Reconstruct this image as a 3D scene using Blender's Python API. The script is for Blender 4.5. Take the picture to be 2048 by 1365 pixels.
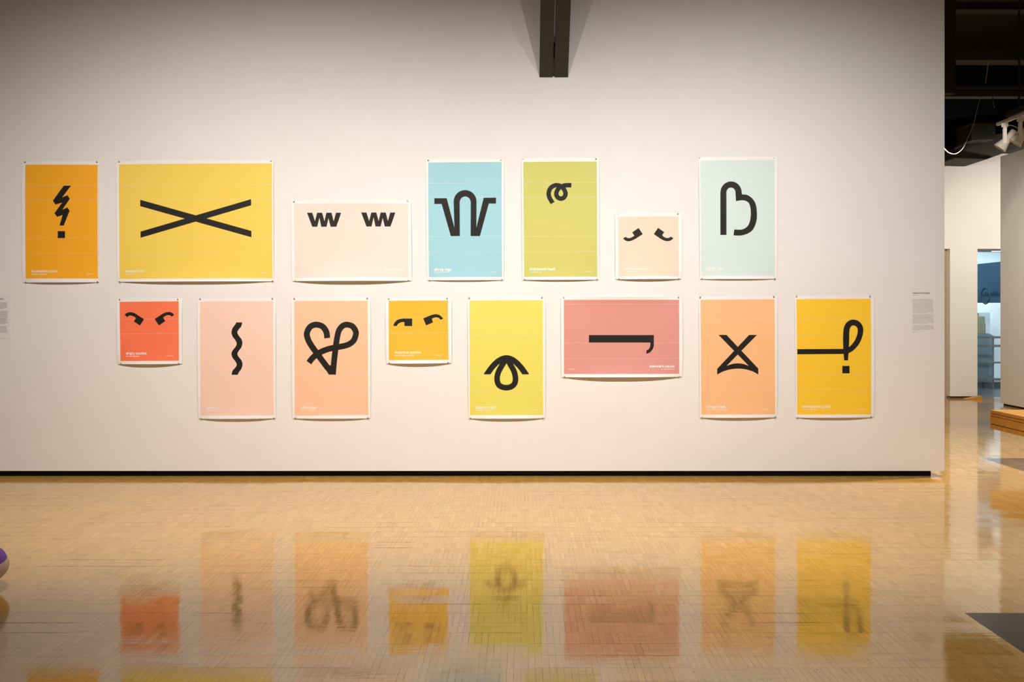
import bpy, bmesh, math, random
from mathutils import Vector, Matrix
random.seed(7)
S = bpy.context.scene
C = S.collection
for o in list(bpy.data.objects):
    bpy.data.objects.remove(o)

# ------------------------------------------------------------------ camera, world, light, exposure
FPX, VPX, VPY, CAMH, DW = 2000.0, 1042.0, 623.0, 1.37, 8.264   # focal (px), vanishing point, eye height, distance to the wall
cam = bpy.data.cameras.new('camera'); camo = bpy.data.objects.new('camera', cam); C.objects.link(camo)
cam.sensor_width = 36.0; cam.lens = FPX / 2048 * 36.0
cam.shift_x = -(VPX - 1024) / 2048; cam.shift_y = -(682.5 - VPY) / 2048
camo.location = (0, -DW, CAMH); camo.rotation_euler = (math.pi / 2, 0, 0)
S.camera = camo
S.view_settings.view_transform = 'Standard'; S.view_settings.look = 'None'
S.view_settings.exposure = 0.0; S.view_settings.gamma = 1.0; S.view_settings.use_curve_mapping = False

w = bpy.data.worlds.new('world'); S.world = w; w.use_nodes = True
w.node_tree.nodes['Background'].inputs[0].default_value = (1.0, 0.93, 0.84, 1)
w.node_tree.nodes['Background'].inputs[1].default_value = 0.09

def spot(name, loc, target, power, angle, color=(1, 0.92, 0.83), blend=0.9, radius=0.035):
    l = bpy.data.lights.new(name, 'SPOT'); l.energy = power; l.color = color
    l.spot_size = math.radians(angle); l.spot_blend = blend; l.shadow_soft_size = radius
    o = bpy.data.objects.new(name, l); C.objects.link(o); o.location = loc
    o.rotation_euler = (Vector(target) - Vector(loc)).to_track_quat('-Z', 'Y').to_euler()
    return o
def area(name, loc, target, power, sx, sy, color):
    l = bpy.data.lights.new(name, 'AREA'); l.shape = 'RECTANGLE'; l.size = sx; l.size_y = sy; l.energy = power; l.color = color
    o = bpy.data.objects.new(name, l); C.objects.link(o); o.location = loc
    o.rotation_euler = (Vector(target) - Vector(loc)).to_track_quat('-Z', 'Y').to_euler()
    return o
# track spots that wash the poster wall (the track hangs above and in front of the frame)
WARM = (1.0, 0.94, 0.87)
def Y_BACK(d): return d - DW
for x, p, col in [(-3.6, 115, (1.0, 0.92, 0.85)), (-2.2, 355, (1.0, 0.93, 0.87)), (-0.7, 245, (1.0, 0.945, 0.90)),
                  (1.0, 220, (1.0, 0.955, 0.92)), (2.1, 345, (1.0, 0.955, 0.92))]:
    spot('wall_spot', (x, -3.6, 3.55), (x, 0, 0.4), p, 112, col, 1.0)
# unseen spot added to brighten the open floor of the gallery
spot('floor_fill', (1.2, -4.8, 4.9), (1.2, -4.6, 0), 300, 92, WARM, 1.0, 0.06)
# unseen spots added to brighten the room beyond the wall's end
spot('hall_fill', (8.5, 5.1, 3.4), (6.9, 7.45, 2.0), 270, 110, (1.0, 0.955, 0.91), 1.0)
spot('hall_fill', (4.95, 3.4, 3.3), (7.0, 6.3, 1.1), 330, 90, WARM, 1.0)
spot('hall_fill', (4.6, 0.3, 4.3), (4.7, 1.3, 0.0), 850, 95, WARM, 1.0)
spot('lamp_head_fill', (4.5, 0.9, 3.55), (5.35, 3.1, 3.26), 110, 13, WARM, 0.5)  # added narrow spot, in no fixture, that brightens the lamp head
# hidden area lights added to fill the room behind the far doorway with blue
area('daylight_fill', (8.3, Y_BACK(17.2), 2.85), (8.3, Y_BACK(19.4), 1.0), 75, 3.0, 0.5, (0.66, 0.88, 1.0))
area('daylight_fill', (8.3, Y_BACK(18.95), 2.1), (8.3, Y_BACK(20.0), 0.9), 46, 3.0, 0.3, (0.82, 0.94, 1.0))

# ------------------------------------------------------------------ helpers
K = DW / FPX
def wp(px, py):                       # a pixel of the photograph as a point on the poster wall (X, Z)
    return (px - VPX) * K, CAMH - (py - VPY) * K
def at(px, py, d):                    # a pixel at depth d from the camera
    return Vector(((px - VPX) * d / FPX, d - DW, CAMH - (py - VPY) * d / FPX))

def srgb(r, g, b):
    f = lambda c: (c / 255 / 12.92) if c <= 10.3 else ((c / 255 + 0.055) / 1.055) ** 2.4
    return (f(r), f(g), f(b), 1)

MATS = {}
def mat(name, col, rough=0.6, metal=0.0, spec=0.5, emit=None, es=0.0, noise=0.0, nscale=8.0, bump=0.0, bscale=60.0):
    if name in MATS: return MATS[name]
    m = bpy.data.materials.new(name); m.use_nodes = True; nt = m.node_tree; b = nt.nodes['Principled BSDF']
    b.inputs['Base Color'].default_value = col; b.inputs['Roughness'].default_value = rough
    b.inputs['Metallic'].default_value = metal; b.inputs['Specular IOR Level'].default_value = spec
    if emit: b.inputs['Emission Color'].default_value = emit; b.inputs['Emission Strength'].default_value = es
    if noise or bump:
        g = nt.nodes.new('ShaderNodeNewGeometry')
    if noise:
        n = nt.nodes.new('ShaderNodeTexNoise'); n.inputs['Scale'].default_value = nscale; n.inputs['Detail'].default_value = 4
        nt.links.new(g.outputs['Position'], n.inputs['Vector'])
        r = nt.nodes.new('ShaderNodeValToRGB')
        r.color_ramp.elements[0].position = 0.3; r.color_ramp.elements[1].position = 0.7
        r.color_ramp.elements[0].color = tuple(c * (1 - noise) for c in col[:3]) + (1,)
        r.color_ramp.elements[1].color = tuple(min(1, c * (1 + noise)) for c in col[:3]) + (1,)
        nt.links.new(n.outputs['Fac'], r.inputs['Fac']); nt.links.new(r.outputs['Color'], b.inputs['Base Color'])
    if bump:
        n2 = nt.nodes.new('ShaderNodeTexNoise'); n2.inputs['Scale'].default_value = bscale; n2.inputs['Detail'].default_value = 3
        nt.links.new(g.outputs['Position'], n2.inputs['Vector'])
        bp = nt.nodes.new('ShaderNodeBump'); bp.inputs['Strength'].default_value = bump; bp.inputs['Distance'].default_value = 0.002
        nt.links.new(n2.outputs['Fac'], bp.inputs['Height']); nt.links.new(bp.outputs['Normal'], b.inputs['Normal'])
    MATS[name] = m
    return m

def link(name, me, m=None, parent=None):
    o = bpy.data.objects.new(name, me); C.objects.link(o)
    if m is not None and me is not None and not me.materials: me.materials.append(m)
    if parent: o.parent = parent
    return o
def from_bm(name, bm, m=None, parent=None, smooth=False):
    me = bpy.data.meshes.new(name); bm.to_mesh(me); bm.free()
    if smooth:
        for p in me.polygons: p.use_smooth = True
    return link(name, me, m, parent)
def tag(o, label, cat, group=None):
    o['label'] = label; o['category'] = cat
    if group: o['group'] = group
    return o
def thing(name, loc, label, cat, group=None):
    o = bpy.data.objects.new(name, None); C.objects.link(o); o.location = loc; o.empty_display_size = 0.05
    return tag(o, label, cat, group)
def struct(o):
    o['kind'] = 'structure'; return o

def add_box(bm, x0, x1, y0, y1, z0, z1, bevel=0.0):
    vs = [bm.verts.new((x, y, z)) for z in (z0, z1) for y in (y0, y1) for x in (x0, x1)]
    fs = []
    for i in ((0, 2, 3, 1), (4, 5, 7, 6), (0, 1, 5, 4), (2, 6, 7, 3), (0, 4, 6, 2), (1, 3, 7, 5)):
        fs.append(bm.faces.new([vs[k] for k in i]))
    if bevel:
        es = list({e for f in fs for e in f.edges})
        bmesh.ops.bevel(bm, geom=es, offset=bevel, segments=2, affect='EDGES', clamp_overlap=True)
def box(name, x0, x1, y0, y1, z0, z1, m, parent=None, bevel=0.0):
    bm = bmesh.new(); add_box(bm, x0, x1, y0, y1, z0, z1, bevel)
    if parent:
        bmesh.ops.translate(bm, verts=bm.verts, vec=-Vector(parent.matrix_world.translation if False else parent.location))
    return from_bm(name, bm, m, parent)
def prism(name, pts, d0, d1, m, parent=None):
    """outline given as photograph pixels at depth d0, carried straight back to depth d1"""
    bm = bmesh.new()
    a = [bm.verts.new(at(x, y, d0)) for x, y in pts]
    b = [bm.verts.new(v.co + Vector((0, d1 - d0, 0))) for v in a]
    bm.faces.new(a); bm.faces.new(b[::-1])
    n = len(a)
    for i in range(n): bm.faces.new([a[i], b[i], b[(i + 1) % n], a[(i + 1) % n]])
    bmesh.ops.recalc_face_normals(bm, faces=bm.faces)
    if parent: bmesh.ops.translate(bm, verts=bm.verts, vec=-Vector(parent.location))
    return from_bm(name, bm, m, parent)
def tube(bm, pts, r, seg=8, cap=True):
    pts = [Vector(p) for p in pts]; rings = []
    for i, p in enumerate(pts):
        t = (pts[min(i + 1, len(pts) - 1)] - pts[max(i - 1, 0)]).normalized()
        a = t.cross(Vector((0.90, 0.42, 0.11))).normalized(); b = t.cross(a)
        rr = r[i] if isinstance(r, (list, tuple)) else r
        rings.append([bm.verts.new(p + (a * math.cos(2 * math.pi * k / seg) + b * math.sin(2 * math.pi * k / seg)) * rr) for k in range(seg)])
    for i in range(len(rings) - 1):
        for k in range(seg):
            bm.faces.new([rings[i][k], rings[i][(k + 1) % seg], rings[i + 1][(k + 1) % seg], rings[i + 1][k]])
    if cap: bm.faces.new(rings[0][::-1]); bm.faces.new(rings[-1])
def catmull(pts, n=10, closed=False):
    P = [Vector(p) for p in pts]; out = []
    N = len(P)
    for i in range(N if closed else N - 1):
        if closed: p0, p1, p2, p3 = P[i - 1], P[i], P[(i + 1) % N], P[(i + 2) % N]
        else: p0, p1, p2, p3 = P[max(i - 1, 0)], P[i], P[i + 1], P[min(i + 2, N - 1)]
        for k in range(n):
            t = k / n
            out.append(0.5 * ((2 * p1) + (p2 - p0) * t + (2 * p0 - 5 * p1 + 4 * p2 - p3) * t * t + (3 * p1 - p0 - 3 * p2 + p3) * t ** 3))
    if not closed: out.append(P[-1])
    return out

# ------------------------------------------------------------------ materials
M_wall = mat('wall_paint', srgb(238, 235, 231), 0.75, spec=0.25, noise=0.012, nscale=3, bump=0.12, bscale=220)
M_black = mat('black_kick', srgb(9, 10, 9), 0.6, spec=0.2)
M_paper = mat('poster_paper', srgb(246, 243, 240), 0.45, spec=0.3)
M_ink = mat('black_ink', srgb(24, 22, 15), 0.6, spec=0.3)
M_white_ink = mat('white_print', srgb(247, 244, 240), 0.5, spec=0.3)
M_ceil = mat('black_ceiling', srgb(24, 26, 22), 0.9)
M_olive = mat('dark_olive_steel', srgb(36, 33, 20), 0.7, noise=0.15, nscale=9)
M_pin = mat('pin_metal', srgb(170, 152, 122), 0.3, metal=0.55)
M_needle = mat('pin_steel', srgb(150, 145, 138), 0.3, metal=0.9)
M_honey = mat('honey_wood', srgb(196, 140, 58), 0.4, noise=0.12, nscale=14)

def floor_material(name, brick):
    m = bpy.data.materials.new(name); m.use_nodes = True; nt = m.node_tree; L = nt.links; N = nt.nodes
    b = N['Principled BSDF']
    g = N.new('ShaderNodeNewGeometry')
    def mapping(sx, sy, sz=1.0):
        mp = N.new('ShaderNodeMapping'); mp.inputs['Scale'].default_value = (sx, sy, sz); L.new(g.outputs['Position'], mp.inputs['Vector']); return mp
    if brick:
        mp = mapping(1, 1); rot = N.new('ShaderNodeMapping'); rot.inputs['Rotation'].default_value = (0, 0, math.pi / 2)
        L.new(g.outputs['Position'], rot.inputs['Vector'])
        br = N.new('ShaderNodeTexBrick'); br.offset = 0.0; br.inputs['Scale'].default_value = 1.0
        br.inputs['Brick Width'].default_value = 0.139; br.inputs['Row Height'].default_value = 0.0273
        br.inputs['Mortar Size'].default_value = 0.0006; br.inputs['Color1'].default_value = (0, 0, 0, 1); br.inputs['Color2'].default_value = (1, 1, 1, 1)
        br.inputs['Mortar'].default_value = (0.0, 0.0, 0.0, 1)
        L.new(rot.outputs['Vector'], br.inputs['Vector']); tone = br.outputs['Color']
    else:
        a = N.new('ShaderNodeAttribute'); a.attribute_name = 'tone'; tone = a.outputs['Fac']
    ramp = N.new('ShaderNodeValToRGB'); cr = ramp.color_ramp
    cr.elements[0].position = 0.0; cr.elements[0].color = FLO
    cr.elements[1].position = 1.0; cr.elements[1].color = FHI
    L.new(tone, ramp.inputs['Fac'])
    # grain along each stave
    gn = N.new('ShaderNodeTexNoise'); gn.inputs['Scale'].default_value = 1.0; gn.inputs['Detail'].default_value = 3
    L.new(mapping(260, 14).outputs['Vector'], gn.inputs['Vector'])
    mr = N.new('ShaderNodeMapRange'); mr.inputs['From Min'].default_value = 0.3; mr.inputs['From Max'].default_value = 0.7
    mr.inputs['To Min'].default_value = 0.86; mr.inputs['To Max'].default_value = 1.1; L.new(gn.outputs['Fac'], mr.inputs['Value'])
    mul = N.new('ShaderNodeMix'); mul.data_type = 'RGBA'; mul.blend_type = 'MULTIPLY'; mul.inputs['Factor'].default_value = 1.0
    L.new(ramp.outputs['Color'], mul.inputs['A']); L.new(mr.outputs['Result'], mul.inputs['B'])
    # worn streaks across the staves, and dark specks
    sn = N.new('ShaderNodeTexNoise'); sn.inputs['Scale'].default_value = 1.0; sn.inputs['Detail'].default_value = 5; sn.inputs['Roughness'].default_value = 0.7
    L.new(mapping(3.0, 22).outputs['Vector'], sn.inputs['Vector'])
    sr = N.new('ShaderNodeValToRGB'); sr.color_ramp.elements[0].position = 0.52; sr.color_ramp.elements[1].position = 0.74
    sr.color_ramp.elements[0].color = (0, 0, 0, 1); sr.color_ramp.elements[1].color = (0.55, 0.55, 0.55, 1); L.new(sn.outputs['Fac'], sr.inputs['Fac'])
    worn = N.new('ShaderNodeMix'); worn.data_type = 'RGBA'; worn.inputs['B'].default_value = (FLO[0] * 0.45, FLO[1] * 0.42, FLO[2] * 0.35, 1)
    L.new(sr.outputs['Color'], worn.inputs['Factor']); L.new(mul.outputs['Result'], worn.inputs['A'])
    # fine scratches and scuffs: long thin marks across the staves and along them
    def marks(sx, sy, lo, hi, src, strength):
        n = N.new('ShaderNodeTexNoise'); n.inputs['Scale'].default_value = 1.0; n.inputs['Detail'].default_value = 6; n.inputs['Roughness'].default_value = 0.75
        L.new(mapping(sx, sy).outputs['Vector'], n.inputs['Vector'])
        r = N.new('ShaderNodeMapRange'); r.inputs['From Min'].default_value = lo; r.inputs['From Max'].default_value = hi
        r.inputs['To Max'].default_value = strength; r.clamp = True; L.new(n.outputs['Fac'], r.inputs['Value'])
        mx = N.new('ShaderNodeMix'); mx.data_type = 'RGBA'; mx.inputs['B'].default_value = (0.10, 0.06, 0.02, 1)
        L.new(r.outputs['Result'], mx.inputs['Factor']); L.new(src, mx.inputs['A']); return mx.outputs['Result']
    col = marks(9, 120, 0.64, 0.74, worn.outputs['Result'], 0.75)
    col = marks(180, 7, 0.64, 0.76, col, 0.65)
    vo = N.new('ShaderNodeTexVoronoi'); vo.voronoi_dimensions = '2D'; vo.inputs['Scale'].default_value = 2.3; L.new(g.outputs['Position'], vo.inputs['Vector'])
    vr = N.new('ShaderNodeMath'); vr.operation = 'LESS_THAN'; vr.inputs[1].default_value = 0.0095; L.new(vo.outputs['Distance'], vr.inputs[0])
    speck = N.new('ShaderNodeMix'); speck.data_type = 'RGBA'; speck.inputs['B'].default_value = (0.02, 0.016, 0.01, 1)
    L.new(vr.outputs[0], speck.inputs['Factor']); L.new(col, speck.inputs['A'])
    L.new(speck.outputs['Result'], b.inputs['Base Color'])
    # lacquer: glossy, worn duller in patches
    rn = N.new('ShaderNodeTexNoise'); rn.inputs['Scale'].default_value = 1.0; rn.inputs['Detail'].default_value = 4
    L.new(mapping(1.2, 6).outputs['Vector'], rn.inputs['Vector'])
    rr = N.new('ShaderNodeMapRange'); rr.inputs['From Min'].default_value = 0.3; rr.inputs['From Max'].default_value = 0.7
    rr.inputs['To Min'].default_value = 0.04; rr.inputs['To Max'].default_value = 0.11; L.new(rn.outputs['Fac'], rr.inputs['Value'])
    L.new(rr.outputs['Result'], b.inputs['Roughness'])
    b.inputs['IOR'].default_value = 1.75
    bn = N.new('ShaderNodeTexNoise'); bn.inputs['Scale'].default_value = 1.0; bn.inputs['Detail'].default_value = 2
    L.new(mapping(4, 45).outputs['Vector'], bn.inputs['Vector'])
    bp = N.new('ShaderNodeBump'); bp.inputs['Strength'].default_value = 0.10; bp.inputs['Distance'].default_value = 0.002
    L.new(bn.outputs['Fac'], bp.inputs['Height']); L.new(bp.outputs['Normal'], b.inputs['Normal'])
    return m
FLO = (0.58, 0.315, 0.07, 1); FHI = (0.79, 0.465, 0.13, 1)
M_stave = floor_material('maple_stave', False)
M_parquet = floor_material('maple_parquet', True)
M_joint = mat('floor_joint', srgb(112, 78, 38), 0.8)

# ------------------------------------------------------------------ setting: floor
def Y(d): return d - DW
ST_L, ST_W, D0 = 0.139, 0.0273, 4.536
R0, R1 = -12, 27                      # rows of staves built one by one: depth 2.87 .. 8.43
ds, de = D0 + R0 * ST_L, D0 + R1 * ST_L
XA, XB = -4.9, 4.9
bm = bmesh.new()
def quad(bm, x0, x1, y0, y1, z, mi):
    f = bm.faces.new([bm.verts.new(p) for p in ((x0, y0, z), (x1, y0, z), (x1, y1, z), (x0, y1, z))]); f.material_index = mi
quad(bm, XA, XB, Y(ds), Y(de), -0.0022, 0)
quad(bm, -9, 14, Y(-2.5), Y(ds), 0, 1); quad(bm, -9, XA, Y(ds), Y(de), 0, 1); quad(bm, XB, 14, Y(ds), Y(de), 0, 1)
quad(bm, -9, 14, Y(de), Y(15.95), 0, 1)
me = bpy.data.meshes.new('floor'); bm.to_mesh(me); bm.free(); me.materials.append(M_joint); me.materials.append(M_parquet)
floor = struct(link('floor', me))

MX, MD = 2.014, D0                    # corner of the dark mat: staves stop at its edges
def stave_verts(w, l, tx, ty, gap):
    hx, hy = w / 2 - gap, l / 2 - gap
    top = [(-hx, -hy), (hx, -hy), (hx, hy), (-hx, hy)]
    z = lambda x, y: x * ty + y * tx
    t = [(x, y, z(x, y)) for x, y in top]
    bt = [(x, y, -0.0024) for x, y in top]
    return t + bt
FACES = [(0, 1, 2, 3), (0, 4, 5, 1), (1, 5, 6, 2), (2, 6, 7, 3), (3, 7, 4, 0)]
def stave_mesh(tone, tx, ty, gap):
    me = bpy.data.meshes.new('floor_board')
    me.from_pydata(stave_verts(ST_W, ST_L, tx, ty, gap), [], FACES)
    at_ = me.attributes.new('tone', 'FLOAT', 'FACE')
    at_.data.foreach_set('value', [tone] * 5)
    me.materials.append(M_stave); return me
protos = [stave_mesh(min(1, max(0, random.gauss(0.5, 0.13))), random.gauss(0, 0.0009), random.gauss(0, 0.0010), random.choice([0.0001, 0.0001, 0.00015, 0.0002, 0.0003, 0.0005])) for _ in range(24)]
V, F, T = [], [], []
single = 0
for r in range(R0, R1):
    dc = D0 + (r + 0.5) * ST_L
    vx0, vx1 = (0 - VPX) * dc / FPX, (2048 - VPX) * dc / FPX
    n0, n1 = int(math.floor(XA / ST_W)), int(math.ceil(XB / ST_W))
    blk = goal = 0.0
    for n in range(n0 + 1, n1 - 1):
        xc = (n + 0.5) * ST_W
        if n % 24 == 0 or random.random() < 0.03: goal = random.gauss(0, 0.0042)    # stretches of a row lie a little off level together
        blk += (goal - blk) * 0.35
        if r in (-6, -5) and vx0 - ST_W < xc < vx1 + ST_W and single < 300:
            o = bpy.data.objects.new('floor_board', random.choice(protos)); C.objects.link(o)
            o.parent = floor; o.location = (xc, Y(dc), 0); o.rotation_euler = (blk, 0, 0); single += 1
            continue
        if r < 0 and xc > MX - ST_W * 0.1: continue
        k = len(V)
        gap = random.choice([0.0001, 0.0001, 0.0001, 0.00015, 0.00015, 0.0002, 0.0002, 0.0003, 0.0006])
        for v in stave_verts(ST_W, ST_L, blk + random.gauss(0, 0.0009), random.gauss(0, 0.0010), gap):
            V.append((v[0] + xc, v[1] + Y(dc), v[2]))
        F.extend([tuple(i + k for i in f) for f in FACES])
        T.extend([min(1, max(0, random.gauss(0.5, 0.13)))] * 5)
me = bpy.data.meshes.new('floor_boards'); me.from_pydata(V, [], F)
me.attributes.new('tone', 'FLOAT', 'FACE').data.foreach_set('value', T)
me.materials.append(M_stave)
fb = link('floor_boards', me, None, floor); fb['kind'] = 'stuff'

# dark mat let into the parquet at the lower right
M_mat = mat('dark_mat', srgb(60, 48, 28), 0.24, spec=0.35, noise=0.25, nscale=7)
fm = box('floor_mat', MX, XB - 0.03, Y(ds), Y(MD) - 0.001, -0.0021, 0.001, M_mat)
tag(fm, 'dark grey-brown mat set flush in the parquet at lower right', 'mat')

# ------------------------------------------------------------------ setting: walls, ceiling
WT = 5.4
XR = wp(1889, 0)[0]; ZB = wp(0, 942.5)[1]
wall = struct(box('wall_front', -7.5, XR, 0, 0.32, ZB, WT, M_wall))
struct(box('baseboard_front', -7.5, wp(1866, 0)[0], 0.045, 0.27, 0.0, ZB, M_black))
struct(box('ceiling', -9, 14, Y(-2.5), Y(21), WT, WT + 0.1, M_ceil))
M_wall_far = mat('far_wall_paint', srgb(232, 226, 214), 0.8, spec=0.2)
D2 = 15.7
x_open = at(1955, 0, D2).x; z_head = at(0, 498, D2).z
x_pan = at(1900, 0, D2).x
bm = bmesh.new()
add_box(bm, 2.5, 14, Y(D2), Y(D2) + 0.6, z_head, 3.9)
add_box(bm, 2.5, at(1880, 0, D2).x, Y(D2), Y(D2) + 0.6, 0, z_head)
add_box(bm, 9.2, 14, Y(D2), Y(D2) + 0.6, 0, z_head)
struct(from_bm('wall_back', bm, M_wall_far))
struct(box('wall_back_upper', 2.5, 14, Y(D2), Y(D2) + 0.6, 3.9, WT, mat('black_back', srgb(9, 10, 7), 0.9)))
M_jamb = mat('beige_jamb', srgb(196, 176, 146), 0.7)
struct(box('trim_1', at(1880, 0, D2).x, x_pan, Y(D2) + 0.12, Y(D2) + 0.55, 0, z_head, M_jamb))
door = struct(box('door_1', x_pan, x_open, Y(D2) + 0.002, Y(D2) + 0.5, at(0, 793, D2).z, z_head, M_wall_far))
box('toe_kick', x_pan, x_open - 0.08, Y(D2) + 0.06, Y(D2) + 0.45, 0, at(0, 793, D2).z, mat('toe_grey', srgb(120, 112, 98), 0.7), door)
struct(box('wall_right', 7.0, 7.3, Y(9.3), Y(14.6), 0.03, 3.63, M_wall_far))
struct(box('baseboard_right', 7.03, 7.27, Y(9.3), Y(14.57), 0.0, 0.03, M_black))

# ------------------------------------------------------------------ posters
def resample(pts, n=14): return catmull([(p[0], p[1], 0) for p in pts], n)
def ribbon(path, width, n=12, flat0=None, flat1=None):
    """quads of a stroke of constant (or listed) width along a smoothed path, in zoom pixels"""
    P = resample(path, n); out = []
    L, R = [], []
    for i, p in enumerate(P):
        t = (P[min(i + 1, len(P) - 1)] - P[max(i - 1, 0)]).normalized()
        nrm = Vector((-t.y, t.x, 0))
        wd = width if not isinstance(width, (tuple, list)) else width[0] + (width[1] - width[0]) * i / (len(P) - 1)
        L.append(p + nrm * wd / 2); R.append(p - nrm * wd / 2)
    if flat0: L[0], R[0] = Vector((*flat0[0], 0)), Vector((*flat0[1], 0))
    if flat1: L[-1], R[-1] = Vector((*flat1[0], 0)), Vector((*flat1[1], 0))
    for i in range(len(P) - 1): out.append([L[i], L[i + 1], R[i + 1], R[i]])
    return [[(v.x, v.y) for v in q] for q in out]
def smooth(pts, n=6): return [(v.x, v.y) for v in resample(pts, n)]
def arc(cx, cy, rx, ry, a0, a1, n=18):
    return [(cx + rx * math.cos(math.radians(a0 + (a1 - a0) * i / n)), cy - ry * math.sin(math.radians(a0 + (a1 - a0) * i / n))) for i in range(n + 1)]

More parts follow.
